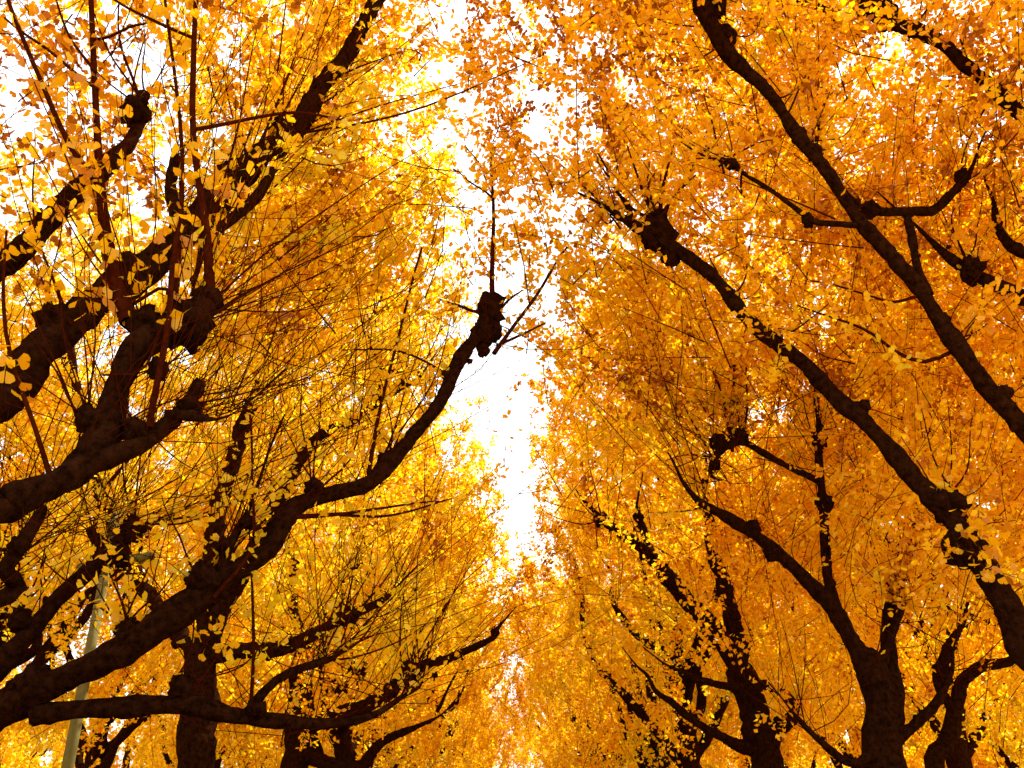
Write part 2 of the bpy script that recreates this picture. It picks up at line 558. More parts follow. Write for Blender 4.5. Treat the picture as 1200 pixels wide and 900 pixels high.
E = t.limb([('w', -3.85, 2.9, 2.4, 0.2), ('w', -4.15, 4.5, 4.2, 0.17), (-20, 328, 6.0, 46), (40, 285, 6.1, 44), (75, 236, 6.2, 44), (115, 205, 6.3, 40), (150, 155, 6.4, 30), (168, 112, 6.5, 26)], rough=0.26)
t.knob(E, 158, 130, 6.4, 36); t.knob(E, 50, 262, 6.15, 30)
I = t.limb([('w', -3.85, 2.85, 1.6, 0.16), (-30, 712, 5.0, 38), (8, 658, 5.05, 34), (38, 616, 5.1, 26), (50, 596, 5.15, 20)], rough=0.22)
t.knob(I, 22, 640, 5.0, 24)
t.shoot(A, [(152, 378, 4.55, 28), (128, 300, 4.6, 20), (118, 220, 4.65, 12), (112, 120, 4.7, 9), (106, -20, 4.8, 7)])
t.shoot(A, [(246, 350, 4.65, 17), (243, 275, 4.6, 12), (226, 160, 4.6, 9), (227, 70, 4.6, 8), (231, -20, 4.6, 6)])
t.shoot(A, [(122, 225, 4.65, 10), (80, 170, 4.6, 9), (45, 85, 4.55, 7), (12, 10, 4.5, 6), (0, -30, 4.5, 5)])
t.shoot(A, [(205, 372, 4.58, 8), (214, 230, 4.6, 6), (205, 90, 4.65, 5), (192, -20, 4.7, 4)])
t.shoot(A, [(60, 562, 4.35, 9), (42, 500, 4.3, 7), (12, 420, 4.3, 6), (4, 360, 4.3, 5), (8, 270, 4.3, 3)])
t.shoot(A2, [(175, 500, 4.45, 10), (190, 430, 4.4, 9), (200, 330, 4.4, 8), (212, 260, 4.4, 5)])
t.shoot(A, [(112, 85, 4.7, 5), (80, 40, 4.7, 4), (60, -20, 4.7, 3)])
t.shoot(A, [(108, 45, 4.75, 5), (150, 35, 4.75, 4), (185, 18, 4.8, 3)])
t.shoot(A, [(115, 105, 4.7, 5), (50, 55, 4.65, 4), (5, 20, 4.6, 3)])
t.shoot(A, [(226, 152, 4.6, 6), (290, 140, 4.7, 5), (350, 132, 4.8, 4), (400, 140, 4.9, 3)])
t.shoot(A, [(228, 45, 4.6, 5), (160, 15, 4.6, 4), (120, -10, 4.6, 3)])
t.shoot(A2, [(150, 360, 4.6, 5), (195, 340, 4.6, 5), (170, 430, 4.4, 4), (120, 440, 4.4, 3)], leafy=False)
t.fan(A, 246, 366, 4.65, [(335, 322, 4.9), (400, 245, 5.1), (500, 172, 5.6), (520, 205, 5.6), (470, 262, 5.3), (300, 235, 4.9), (410, 330, 5.0), (505, 250, 5.6),
                           (540, 160, 5.8), (430, 345, 5.2)], 3.6, leafy=False)
t.fan(A, 225, 340, 4.62, [(285, 120, 4.9), (330, 60, 5.0), (250, 100, 4.7), (305, 20, 5.0), (270, 200, 4.7), (350, 130, 5.1), (190, 60, 4.6)], 4.5)
t.fan(A, 160, 370, 4.55, [(60, 230, 4.5), (30, 160, 4.5), (85, 120, 4.6), (10, 260, 4.4), (180, 120, 4.6), (140, 90, 4.6), (75, 60, 4.6), (25, 60, 4.5), (45, 300, 4.4)], 4.5)
t.fan(A, 105, 490, 4.45, [(20, 330, 4.3), (50, 300, 4.3), (80, 260, 4.4), (0, 410, 4.2), (30, 380, 4.25), (105, 300, 4.4), (70, 340, 4.3)], 4.0, leafy=False)
t.fan(A2, 225, 470, 4.58, [(330, 400, 4.9), (300, 330, 4.8), (370, 440, 5.0)], 4.0, leafy=False)
t.fan(A2, 160, 500, 4.47, [(250, 560, 4.8), (120, 410, 4.4), (90, 380, 4.4), (260, 420, 4.7), (60, 440, 4.3)], 3.6, leafy=False)
t.fan(C, 290, 200, 6.1, [(320, 20, 6.2), (370, -10, 6.3), (350, 60, 6.3), (400, 20, 6.5), (260, 60, 6.0), (285, 10, 6.1)], 4.5)
t.fan(C, 345, 150, 6.4, [(500, 110, 7.2), (640, 62, 8.0), (560, 92, 7.6), (470, 60, 7.0), (510, 20, 7.2)], 5.0)
t.fan(C, 70, 385, 5.4, [(10, 200, 5.3), (40, 150, 5.3), (90, 180, 5.4), (0, 120, 5.2), (130, 200, 5.5)], 4.5)
t.fan(E, 160, 125, 6.45, [(100, -10, 6.5), (140, -20, 6.5), (190, 0, 6.6), (220, 30, 6.7), (60, 20, 6.4), (170, -10, 6.5)], 5.0)
t.fan(I, 20, 640, 5.05, [(120, 560, 5.3), (60, 480, 5.1), (95, 520, 5.2), (160, 540, 5.5), (40, 520, 5.1)], 4.0, leafy=False)

t.thicket(240, 2.2, (0.0015, 0.003))


def acc_l0(p):
    w = np.maximum(dome(p, 6.6, 1.6), 0.06 * dome(p, 4.3, 0.6)) * left_of(p, -1.0, 1.0)
    w *= np.clip((p[:, 2] - (4.3 + 0.35 * np.maximum(p[:, 1] - 4, 0))) / 0.8, 0, 1)
    open_ = np.clip((p[:, 0] + 4.2) / 2.0, 0.12, 1)
    return w * np.where(p[:, 2] > 6.4, 1.0, open_)


foliage(t.rng, t.root, t.base, 1900, 54000, 0, 0.064, accept=acc_l0, centre=(0.6, 2.4), n_parts=300, tint0=0.66, extra=t.shoot_paths, extra_per_m=11, height=13.0, radius=4.0)  # shade on these near leaves is put into their darker orange tint

# ---- the second left tree: the long limb that crosses to the gap
t = Tree('second left ginkgo, one long dark limb stretching up to a knob in the sky gap', (-4.6, 7.4), 23, LG, 0.70)
t.trunk([('w', -4.6, 7.4, -0.05, 0.5), ('w', -4.6, 7.4, 0.6, 0.38), ('w', -4.58, 7.35, 1.6, 0.34), ('w', -4.5, 7.3, 2.4, 0.33)])
F = t.limb([('w', -4.5, 7.25, 1.9, 0.26), (-50, 855, 7.15, 76), (10, 828, 7.1, 68), (70, 798, 7.0, 60), (150, 762, 7.0, 58), (225, 708, 7.05, 56), (265, 676, 7.1, 46), (312, 648, 7.2, 38), (345, 594, 7.3, 35), (385, 575, 7.5, 33), (430, 566, 7.7, 32), (465, 534, 7.9, 31), (500, 487, 8.1, 28), (530, 442, 8.3, 27), (556, 402, 8.5, 27), (574, 362, 8.7, 30)], rough=0.22)
t.knob(F, 574, 366, 8.7, 34, 1.5); t.knob(F, 579, 388, 8.65, 24); t.knob(F, 566, 392, 8.6, 30); t.knob(F, 566, 410, 8.58, 16); t.knob(F, 522, 440, 8.25, 12); t.knob(F, 452, 540, 7.8, 22); t.knob(F, 368, 572, 7.4, 24); t.knob(F, 240, 680, 7.05, 44); t.knob(F, 150, 742, 7.0, 34); t.knob(F, 40, 800, 7.0, 44)
F2 = t.limb([(258, 680, 7.08, 28), (264, 650, 7.05, 22), (276, 622, 7.05, 18), (284, 608, 7.05, 12)], rough=0.22)
t.knob(F2, 262, 640, 7.05, 20); t.knob(F2, 290, 612, 7.05, 18)
G = t.limb([('w', -4.4, 7.3, 2.3, 0.16), (-40, 835, 7.15, 52), (0, 790, 7.15, 46), (28, 748, 7.2, 38), (60, 705, 7.3, 35), (100, 672, 7.4, 35), (132, 642, 7.5, 32), (152, 622, 7.55, 24)], rough=0.22)
t.knob(G, 155, 622, 7.55, 32); t.knob(G, 24, 728, 7.2, 30); t.knob(G, 140, 652, 7.5, 26)
G2 = t.limb([(128, 650, 7.5, 26), (115, 632, 7.5, 24), (106, 622, 7.5, 18)], rough=0.26)
H = t.limb([(40, 838, 7.05, 42), (110, 828, 7.05, 40), (175, 820, 7.1, 38), (225, 822, 7.2, 38), (275, 838, 7.35, 34), (335, 850, 7.6, 27), (390, 851, 7.9, 21), (435, 840, 8.2, 15), (465, 822, 8.5, 10), (490, 806, 8.7, 6)], rough=0.22)
t.knob(H, 210, 806, 7.15, 30); t.knob(H, 300, 832, 7.4, 26)
H2 = t.limb([(290, 835, 7.4, 22), (330, 790, 7.6, 18), (365, 775, 7.7, 14), (385, 770, 7.8, 10)], rough=0.26)
t.shoot(F, [(577, 352, 8.7, 9), (578, 300, 8.75, 7), (577, 235, 8.8, 5), (576, 172, 8.85, 3)])
t.shoot(F, [(579, 414, 8.62, 8), (598, 390, 8.7, 6), (628, 345, 8.8, 5), (665, 290, 8.9, 3)])
t.shoot(F, [(582, 405, 8.62, 5), (605, 395, 8.7, 4), (640, 378, 8.8, 2)])
t.shoot(F, [(562, 366, 8.65, 5), (535, 358, 8.6, 4), (515, 350, 8.6, 2)])
t.shoot(F, [(578, 372, 8.7, 5), (598, 350, 8.75, 4), (612, 340, 8.8, 2)])
t.shoot(F, [(577, 228, 8.8, 3), (560, 190, 8.85, 2), (545, 170, 8.9, 2)])
t.shoot(F, [(577, 232, 8.8, 3), (545, 208, 8.8, 2), (530, 198, 8.85, 2)])
t.shoot(F, [(432, 555, 7.7, 7), (448, 470, 7.7, 5), (470, 380, 7.8, 4), (495, 290, 7.9, 3)])
t.shoot(F, [(530, 442, 8.3, 4), (470, 412, 8.3, 3), (400, 410, 8.2, 2)])
t.shoot(F, [(398, 604, 7.5, 4), (440, 606, 7.7, 4), (490, 596, 7.9, 3), (535, 583, 8.1, 2)])
t.shoot(F, [(338, 606, 7.28, 8), (370, 606, 7.4, 7), (405, 602, 7.5, 5), (440, 595, 7.7, 4), (520, 588, 8.1, 2)])
t.shoot(F, [(250, 700, 7.0, 6), (295, 640, 7.0, 5), (296, 560, 7.0, 4), (292, 480, 7.1, 3)])
t.shoot(H, [(293, 842, 7.42, 6), (297, 770, 7.3, 5), (296, 700, 7.2, 4), (291, 600, 7.2, 2)])
t.fan(F, 240, 680, 7.05, [(340, 560, 7.3), (420, 480, 7.6), (300, 540, 7.2), (250, 560, 7.0), (190, 580, 6.9), (380, 520, 7.5), (310, 470, 7.3)], 4.2)
t.fan(F, 150, 742, 7.0, [(60, 600, 6.8), (110, 560, 6.9), (200, 600, 7.1), (30, 640, 6.8), (230, 640, 7.1), (80, 520, 6.9), (170, 560, 7.0)], 4.2)
t.fan(F, 370, 570, 7.4, [(380, 440, 7.5), (350, 420, 7.4), (430, 400, 7.7), (320, 470, 7.3), (460, 420, 7.8)], 4.0)
t.fan(F, 460, 536, 7.9, [(440, 420, 7.9), (500, 380, 8.1), (410, 440, 7.8), (540, 330, 8.3)], 4.0)
t.fan(G, 156, 618, 7.55, [(240, 540, 7.9), (305, 430, 8.2), (200, 480, 7.8), (140, 500, 7.6), (100, 530, 7.5), (280, 500, 8.1), (345, 520, 8.3), (175, 430, 7.8), (260, 600, 7.9), (310, 570, 8.1)], 4.6)
t.fan(G, 24, 728, 7.2, [(0, 600, 7.1), (60, 580, 7.2), (120, 560, 7.4), (90, 610, 7.3), (150, 600, 7.4), (20, 560, 7.1)], 4.2)
t.fan(H, 210, 806, 7.15, [(300, 690, 7.4), (340, 640, 7.6), (230, 660, 7.2), (390, 700, 7.8), (270, 740, 7.3)], 4.4)
t.fan(H2, 380, 770, 7.8, [(420, 640, 8.0), (460, 680, 8.2), (400, 600, 7.9), (470, 620, 8.3), (360, 650, 7.7), (500, 730, 8.4)], 4.4)
t.fan(H, 470, 812, 8.5, [(560, 720, 9.2), (600, 690, 9.6), (520, 700, 9.0), (475, 690, 8.8), (560, 650, 9.3)], 4.0)

t.thicket(240, 2.4, (0.002, 0.004))


def acc_l1(p):
    w = dome(p, 9.6, 1.0) * left_of(p, -0.6 + 0.3 * np.sin(p[:, 2] * 1.7), 0.5)
    w *= np.clip((p[:, 0] + 4.2) / 1.6, 0.13, 1) * (1 - 0.9 * ((p[:, 2] < 7.2) & (p[:, 1] > 7)))
    return w


foliage(t.rng, t.root, t.base, 1400, 100000, 1, 0.055, accept=acc_l1, centre=(0.7, 1.6), n_parts=300, tint0=0.30, extra=t.shoot_paths, extra_per_m=24, height=15.5, radius=4.2)

# ---- third left tree, its trunk shows low in the frame
t = Tree('third left ginkgo, broad dark trunk standing below the lowest crossing limb', (-4.45, 14.0), 31, LG)
t.trunk([('w', -4.45, 14.0, -0.05, 0.55), ('w', -4.45, 14.0, 0.7, 0.42), (228, 905, 14.0, 60), (230, 860, 14.0, 57), (234, 800, 14.0, 54), (238, 755, 14.0, 46)])
J = t.limb([(238, 775, 14.0, 40), (285, 665, 13.7, 30), (340, 560, 13.1, 22), (378, 510, 12.7, 18), (412, 494, 12.5, 16), (445, 472, 12.3, 14), (470, 456, 12.2, 10), (484, 448, 12.1, 7)])
J2 = t.limb([(428, 486, 12.4, 16), (438, 462, 12.35, 14), (442, 440, 12.3, 14)])
t.knob(J2, 443, 436, 12.3, 22); t.knob(J, 468, 450, 12.2, 14)
K = t.limb([(236, 775, 14.0, 42), (250, 640, 13.9, 34), (290, 480, 13.6, 26), (335, 400, 13.4, 20), (372, 350, 13.2, 17), (395, 310, 13.1, 13), (412, 284, 13.0, 8)])
t.knob(K, 375, 345, 13.2, 22); t.knob(K, 345, 385, 13.35, 20)
Q = t.limb([(240, 765, 14.0, 34), (330, 760, 13.6, 26), (400, 725, 13.2, 18), (450, 700, 12.9, 12)])
U = t.limb([(236, 770, 14.0, 36), (170, 690, 14.4, 28), (110, 560, 14.8, 20), (85, 420, 15.2, 14)])
t.knob(Q, 405, 722, 13.2, 26)
t.fan(J2, 443, 434, 12.3, [(430, 330, 12.4), (460, 320, 12.3), (480, 370, 12.2), (410, 360, 12.4), (445, 300, 12.4)], 4.0)
t.fan(K, 376, 343, 13.2, [(370, 250, 13.2), (420, 230, 13.0), (440, 290, 12.9), (340, 270, 13.3), (400, 200, 13.1), (465, 270, 12.7)], 4.0)
t.fan(Q, 405, 720, 13.2, [(440, 610, 13.0), (480, 640, 12.8), (400, 620, 13.2), (500, 680, 12.6)], 4.0)

t.thicket(200, 1.7, (0.003, 0.006))


def acc_l2(p):
    return np.clip((p[:, 0] + 6.2) / 1.6, 0.2, 1) * low_clear(p, 14.6, 5.4, 0.75) * dome(p, 12.0, 1.0) * left_of(p, -0.8 + 0.3 * np.sin(p[:, 2] * 2.1 + 1), 0.5)


foliage(t.rng, t.root, t.base, 1200, 95000, 1, 0.057, accept=acc_l2, centre=(0.5, 0.3), tint0=0.27, height=17.0, radius=4.2)

# ---- fourth left tree
t = Tree('fourth left ginkgo, slimmer trunk low down with a limb reaching towards the gap', (-4.4, 20.4), 37, LG)
t.trunk([('w', -4.4, 20.4, -0.05, 0.5), ('w', -4.4, 20.4, 0.7, 0.4), (345, 905, 20.4, 42), (348, 850, 20.4, 40), (352, 780, 20.4, 34)])
Q = t.limb([(350, 850, 20.4, 30), (400, 838, 20.2, 26), (440, 822, 20.0, 26), (475, 795, 19.7, 24), (500, 778, 19.4, 18), (540, 765, 19.0, 14), (575, 748, 18.7, 10), (582, 738, 18.6, 8)])
t.knob(Q, 480, 790, 19.7, 30); t.knob(Q, 580, 741, 18.65, 11)
t.limb([(352, 790, 20.4, 30), (395, 700, 20.2, 22), (440, 600, 19.8, 14), (465, 520, 19.5, 9)])
t.limb([(352, 785, 20.4, 28), (340, 650, 20.6, 20), (345, 520, 20.7, 14), (335, 400, 20.8, 9)])
V_ = t.limb([(350, 880, 20.4, 30), (410, 905, 20.2, 28), (450, 870, 20.0, 18), (485, 850, 19.8, 10), (515, 838, 19.7, 4)])
t.fan(Q, 482, 786, 19.7, [(540, 680, 19.2), (590, 640, 18.9), (480, 660, 19.5), (510, 650, 19.3), (555, 720, 19.0), (450, 690, 19.7)], 3.4)


def acc_l3(p):
    return low_clear(p, 20.8, 4.7, 0.6) * left_of(p, -0.3 + 0.35 * np.sin(p[:, 2] * 1.3 + 2), 0.6)


foliage(t.rng, t.root, t.base, 1000, 80000, 2, 0.068, accept=acc_l3, centre=(0.3, 0), tint0=0.24, height=16.5, radius=4.2)

# ---- nearest right tree: the two long straight limbs
t = Tree('nearest right ginkgo, two long straight limbs crossing the crown without a visible trunk', (4.9, 6.2), 43, RG)
t.trunk([('w', 4.9, 6.2, -0.05, 0.5), ('w', 4.9, 6.2, 0.6, 0.4), ('w', 4.85, 6.3, 1.6, 0.36), ('w', 4.8, 6.4, 2.5, 0.34)])
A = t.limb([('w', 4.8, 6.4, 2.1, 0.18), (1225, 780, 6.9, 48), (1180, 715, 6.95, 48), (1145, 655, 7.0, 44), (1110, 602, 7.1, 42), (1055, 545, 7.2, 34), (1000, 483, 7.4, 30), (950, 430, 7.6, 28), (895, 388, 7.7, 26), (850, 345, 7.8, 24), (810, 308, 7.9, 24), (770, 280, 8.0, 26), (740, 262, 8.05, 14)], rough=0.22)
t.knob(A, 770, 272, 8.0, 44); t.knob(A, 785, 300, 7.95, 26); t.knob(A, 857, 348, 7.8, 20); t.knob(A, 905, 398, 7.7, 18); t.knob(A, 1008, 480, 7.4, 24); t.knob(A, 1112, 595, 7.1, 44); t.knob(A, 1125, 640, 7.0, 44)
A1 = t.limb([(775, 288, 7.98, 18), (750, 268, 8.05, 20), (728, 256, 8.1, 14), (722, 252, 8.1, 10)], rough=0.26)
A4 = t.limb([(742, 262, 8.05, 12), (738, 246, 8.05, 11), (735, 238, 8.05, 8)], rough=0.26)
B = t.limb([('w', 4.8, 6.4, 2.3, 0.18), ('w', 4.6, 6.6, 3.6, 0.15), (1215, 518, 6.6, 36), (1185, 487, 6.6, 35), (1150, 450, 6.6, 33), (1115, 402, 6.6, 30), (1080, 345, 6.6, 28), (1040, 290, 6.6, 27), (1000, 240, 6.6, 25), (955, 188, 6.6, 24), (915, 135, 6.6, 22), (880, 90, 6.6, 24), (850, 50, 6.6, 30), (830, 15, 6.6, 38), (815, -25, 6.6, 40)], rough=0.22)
t.knob(B, 852, 42, 6.6, 26); t.knob(B, 832, 5, 6.6, 42); t.knob(B, 935, 158, 6.6, 20); t.knob(B, 953, 178, 6.6, 20); t.knob(B, 1105, 375, 6.6, 18); t.knob(B, 1122, 405, 6.6, 18); t.knob(B, 1175, 462, 6.6, 24)
B1 = t.limb([(1004, 264, 6.62, 12), (975, 262, 6.65, 11), (948, 262, 6.7, 12), (925, 246, 6.75, 9), (898, 222, 6.8, 8), (872, 203, 6.85, 8), (855, 192, 6.9, 8)], rough=0.18)
t.knob(B1, 947, 258, 6.7, 17); t.knob(B1, 857, 192, 6.88, 15)
Cc = t.limb([('w', 4.9, 6.6, 2.6, 0.16), (1240, 372, 7.6, 32), (1200, 352, 7.65, 30), (1150, 325, 7.7, 26), (1118, 300, 7.75, 20), (1088, 280, 7.8, 10)], rough=0.22)
t.knob(Cc, 1140, 318, 7.7, 30)
D_ = t.limb([(1225, 310, 7.7, 20), (1195, 292, 7.8, 22), (1178, 270, 7.85, 20), (1166, 248, 7.9, 12)], rough=0.26)
E_ = t.limb([('w', 5.0, 6.4, 2.5, 0.14), ('w', 4.8, 6.6, 6.0, 0.12), (1240, 165, 7.2, 24), (1190, 130, 7.3, 18), (1165, 112, 7.35, 14), (1150, 95, 7.4, 10)], rough=0.25)
G_ = t.limb([(1225, 150, 7.2, 22), (1130, 75, 7.3, 20), (1065, 30, 7.4, 30), (1030, 10, 7.5, 34), (1000, -20, 7.6, 34)], rough=0.25)
t.knob(G_, 1040, 18, 7.5, 34)
G1 = t.limb([(1020, 8, 7.5, 18), (990, 20, 7.5, 16), (955, 12, 7.5, 12), (930, 0, 7.55, 7)], rough=0.26)
H_ = t.limb([(1090, 345, 6.9, 12), (1060, 250, 7.3, 16), (1095, 243, 7.4, 18), (1122, 220, 7.5, 14), (1134, 206, 7.5, 10)], rough=0.25)
t.knob(H_, 1128, 208, 7.5, 20); t.knob(H_, 1020, 245, 7.3, 22)
H1 = t.limb([(1070, 248, 7.3, 18), (1035, 248, 7.3, 16), (1012, 240, 7.3, 12)], rough=0.22)
t.fan(A, 768, 262, 8.0, [(735, 170, 8.2), (760, 190, 8.2), (790, 170, 8.2), (815, 205, 8.1), (770, 200, 8.1), (700, 190, 8.3), (830, 150, 8.2), (750, 215, 8.1)], 9.0)
t.fan(A1, 724, 254, 8.1, [(670, 205, 8.4), (690, 240, 8.3), (640, 180, 8.6), (700, 185, 8.3)], 4.5)
t.fan(A, 857, 345, 7.8, [(900, 300, 7.9), (830, 290, 7.9), (880, 270, 7.9)], 3.6)
t.fan(A, 905, 395, 7.7, [(980, 345, 7.7), (1040, 370, 7.7)], 3.6)
t.fan(A, 1130, 640, 6.95, [(1190, 610, 6.6), (1170, 660, 6.5), (1200, 680, 6.5), (1150, 590, 6.6), (1080, 640, 6.7)], 3.4)
t.fan(A, 905, 392, 7.65, [(870, 360, 7.2), (930, 400, 7.2), (850, 400, 7.3), (890, 430, 7.3)], 2.6)
t.fan(A, 1112, 590, 7.1, [(1140, 490, 7.3), (1080, 480, 7.3), (1180, 520, 7.3), (1050, 500, 7.3), (1110, 460, 7.3)], 4.4)
t.fan(B, 954, 172, 6.6, [(1005, 90, 6.8), (1030, 60, 6.9), (975, 100, 6.7), (935, 120, 6.7), (940, 60, 6.8), (1020, 100, 6.8), (985, 160, 6.8)], 4.4)
t.fan(B, 920, 138, 6.6, [(935, 50, 6.8), (950, 90, 6.7), (970, 50, 6.8)], 4.0)
t.fan(B, 1118, 400, 6.6, [(1180, 330, 6.8), (1165, 370, 6.8), (1200, 340, 6.9), (1150, 340, 6.8), (1145, 440, 6.7)], 4.2)
t.fan(B1, 856, 190, 6.9, [(825, 110, 7.1), (805, 150, 7.1), (790, 155, 7.2), (845, 120, 7.0), (800, 190, 7.1), (905, 165, 7.0), (860, 215, 6.9)], 4.6)
t.fan(B, 848, 45, 6.6, [(800, 65, 6.8), (790, 85, 6.8), (870, 20, 6.7), (900, 0, 6.8)], 4.0)
t.fan(B, 1000, 420, 6.8, [(930, 395, 7.0), (960, 380, 7.0)], 3.2, leafy=False)
t.shoot(B, [(1120, 410, 6.6, 6), (1085, 424, 6.7, 6), (1050, 412, 6.8, 5), (1010, 385, 6.9, 4), (935, 358, 7.0, 2)])
t.shoot(B, [(1080, 346, 6.6, 5), (1050, 356, 6.65, 4), (1010, 342, 6.7, 3), (950, 330, 6.8, 2)])
t.fan(Cc, 1140, 315, 7.7, [(1150, 220, 7.9), (1180, 240, 7.9), (1120, 240, 7.9), (1090, 220, 7.9)], 4.2)
t.fan(H_, 1130, 205, 7.5, [(1160, 120, 7.7), (1120, 130, 7.7), (1190, 150, 7.7)], 4.0)
t.fan(G_, 1060, 35, 7.4, [(1110, -10, 7.5), (1105, 35, 7.4), (1085, -20, 7.5)], 7.0)

t.thicket(130, 1.2, (0.002, 0.004), up=0.9)


def acc_r1(p):
    return (1 - 0.93 * (p[:, 2] < 7.4)) * dome(p, 9.0 - 0.9 * np.clip((p[:, 2] - 7) / 2, 0, 1) - 1.2 * np.clip(p[:, 0] - 2.6, 0, 1), 0.9) * right_of(p, -0.75 - 0.35 * np.clip(p[:, 2] - 8.0, 0, 1.5) + 0.4 * np.sin(p[:, 2] * 1.9 + p[:, 1]), 0.9)


foliage(t.rng, t.root, t.base, 2500, 176000, 1, 0.055, accept=acc_r1, centre=(-1.6, 1.2), n_parts=300, tint0=0.60, extra=t.shoot_paths, extra_per_m=40, height=16.5, radius=5.4)

# ---- second right tree, forked trunk at the bottom edge
t = Tree('second right ginkgo, forked trunk at its foot with limbs splitting left and up', (4.25, 11.4), 53, RG)
t.trunk([('w', 4.25, 11.4, -0.05, 0.45), ('w', 4.25, 11.4, 0.7, 0.34), (1036, 905, 11.4, 62), (1035, 850, 11.4, 60), (1028, 805, 11.4, 54), (1020, 775, 11.4, 44)])
a = t.limb([(1026, 800, 11.3, 44), (1010, 762, 11.25, 34), (992, 732, 11.2, 31), (972, 706, 11.15, 29), (930, 670, 11.1, 25), (880, 625, 11.0, 21), (848, 605, 10.9, 19), (822, 588, 10.8, 15)], rough=0.22)
t.knob(a, 882, 620, 11.0, 20); t.knob(a, 905, 648, 11.0, 20)
b = t.limb([(982, 718, 11.2, 22), (972, 670, 11.2, 19), (964, 620, 11.2, 16), (960, 570, 11.2, 16), (958, 530, 11.2, 14), (960, 500, 11.2, 10)], rough=0.18)
t.knob(b, 966, 590, 11.2, 22); t.knob(b, 960, 515, 11.2, 20)
e = t.limb([(962, 566, 11.2, 12), (925, 548, 11.1, 12), (895, 533, 11.0, 13), (868, 520, 10.9, 14), (845, 530, 10.85, 14), (835, 550, 10.8, 8)], rough=0.26)
t.knob(e, 868, 512, 10.9, 20); t.knob(e, 842, 518, 10.85, 22); t.knob(e, 838, 545, 10.8, 14)
c = t.limb([(1046, 860, 11.45, 40), (1046, 800, 11.5, 34), (1042, 750, 11.55, 26), (1050, 690, 11.6, 18), (1068, 630, 11.7, 12), (1078, 560, 11.8, 7)], rough=0.22)
d2 = t.limb([(1030, 785, 11.35, 26), (1040, 755, 11.35, 20), (1050, 728, 11.35, 15), (1056, 706, 11.35, 12)], rough=0.22)
g2 = t.limb([(1050, 870, 11.4, 26), (1075, 842, 11.3, 20), (1098, 820, 11.2, 14), (1118, 790, 11.2, 10)], rough=0.26)
t.limb([(1028, 880, 11.3, 22), (995, 890, 11.1, 16), (965, 868, 11.0, 14), (946, 850, 10.9, 8)], rough=0.26)
t.fan(a, 830, 592, 10.8, [(800, 530, 10.8), (780, 570, 10.8), (815, 540, 10.8), (760, 600, 10.8)], 3.2)
t.fan(e, 862, 512, 10.9, [(820, 370, 11.1), (835, 430, 11.0), (858, 400, 11.0), (878, 440, 11.0), (845, 460, 11.0), (875, 380, 11.0), (805, 450, 10.9), (875, 430, 11.0)], 7.0)
t.fan(e, 838, 530, 10.85, [(770, 490, 10.9), (800, 470, 10.9), (780, 540, 10.8), (790, 560, 10.8)], 4.0)
t.fan(c, 1050, 700, 11.4, [(980, 640, 10.9), (1010, 610, 10.9), (1060, 600, 10.9), (1100, 650, 10.9), (1000, 690, 10.8), (1080, 560, 11.0), (1030, 580, 11.0), (1120, 700, 10.9), (960, 610, 10.8), (1110, 610, 11.0)], 3.0)
t.fan(c, 1060, 640, 11.5, [(1000, 600, 10.8), (1040, 540, 11.0), (1110, 560, 11.0), (1020, 640, 10.7), (1070, 690, 10.8), (1090, 620, 10.8)], 3.0)
t.fan(d2, 1056, 706, 11.35, [(1010, 660, 10.8), (1090, 690, 10.9), (1040, 650, 10.8), (1075, 650, 10.8)], 3.0)
t.fan(b, 960, 505, 11.2, [(985, 430, 11.3), (940, 430, 11.3), (960, 410, 11.3), (1000, 460, 11.3)], 3.6)

t.thicket(120, 1.4, (0.003, 0.006), up=0.9)


def acc_r2(p):
    return (1 - 0.91 * ((p[:, 1] < 15.5) & (p[:, 2] < np.where(p[:, 0] < 3.4, 6.9, 4.4)))) * dome(p, 11.3, 0.8) * right_of(p, 0.85 + 0.35 * np.sin(p[:, 2] * 1.5 + p[:, 1]), 0.6)


foliage(t.rng, t.root, t.base, 1400, 110000, 1, 0.056, accept=acc_r2, centre=(-0.3, 0.8), extra=t.shoot_paths, extra_per_m=60, tint0=0.52, height=16.5, radius=4.1)

# ---- third right tree
t = Tree('third right ginkgo, leaf-speckled dark limb slanting up left behind the forked trunk', (4.4, 17.6), 59, RG)
t.trunk([('w', 4.4, 17.6, -0.05, 0.5), ('w', 4.4, 17.6, 0.7, 0.4), (900, 905, 17.6, 52), (885, 845, 17.6, 48), (868, 790, 17.5, 42)])
a = t.limb([(876, 815, 17.5, 36), (850, 760, 17.4, 34), (822, 722, 17.2, 33), (790, 682, 17.0, 30), (762, 652, 16.8, 24), (735, 632, 16.6, 20), (708, 612, 16.4, 15)], rough=0.22)
b = t.limb([(870, 800, 17.5, 36), (856, 720, 17.6, 32), (842, 665, 17.7, 26), (832, 620, 17.8, 20), (825, 560, 17.9, 12)], rough=0.22)
b2 = t.limb([(775, 665, 16.9, 16), (760, 640, 16.9, 14), (752, 615, 16.9, 12), (748, 600, 16.9, 8)], rough=0.22)
c = t.limb([(895, 870, 17.6, 30), (930, 830, 17.2, 22), (905, 805, 16.9, 18), (870, 806, 16.6, 14), (825, 800, 16.3, 12), (800, 788, 16.1, 8)], rough=0.26)
t.knob(a, 705, 610, 16.4, 18); t.knob(b2, 748, 605, 16.9, 15)
t.limb([(890, 880, 17.6, 26), (835, 860, 17.2, 16), (790, 825, 17.0, 12), (768, 812, 16.8, 9), (758, 792, 16.8, 6)], rough=0.26)
t.fan(a, 706, 608, 16.4, [(660, 560, 16.4), (690, 540, 16.5), (720, 550, 16.4), (640, 600, 16.2)], 3.0)


def acc_r3(p):
    return low_clear(p, 17.9, 7.5, 0.6) * right_of(p, 0.45 + 0.35 * np.sin(p[:, 2] * 1.5 + 2 * p[:, 1]), 0.6)


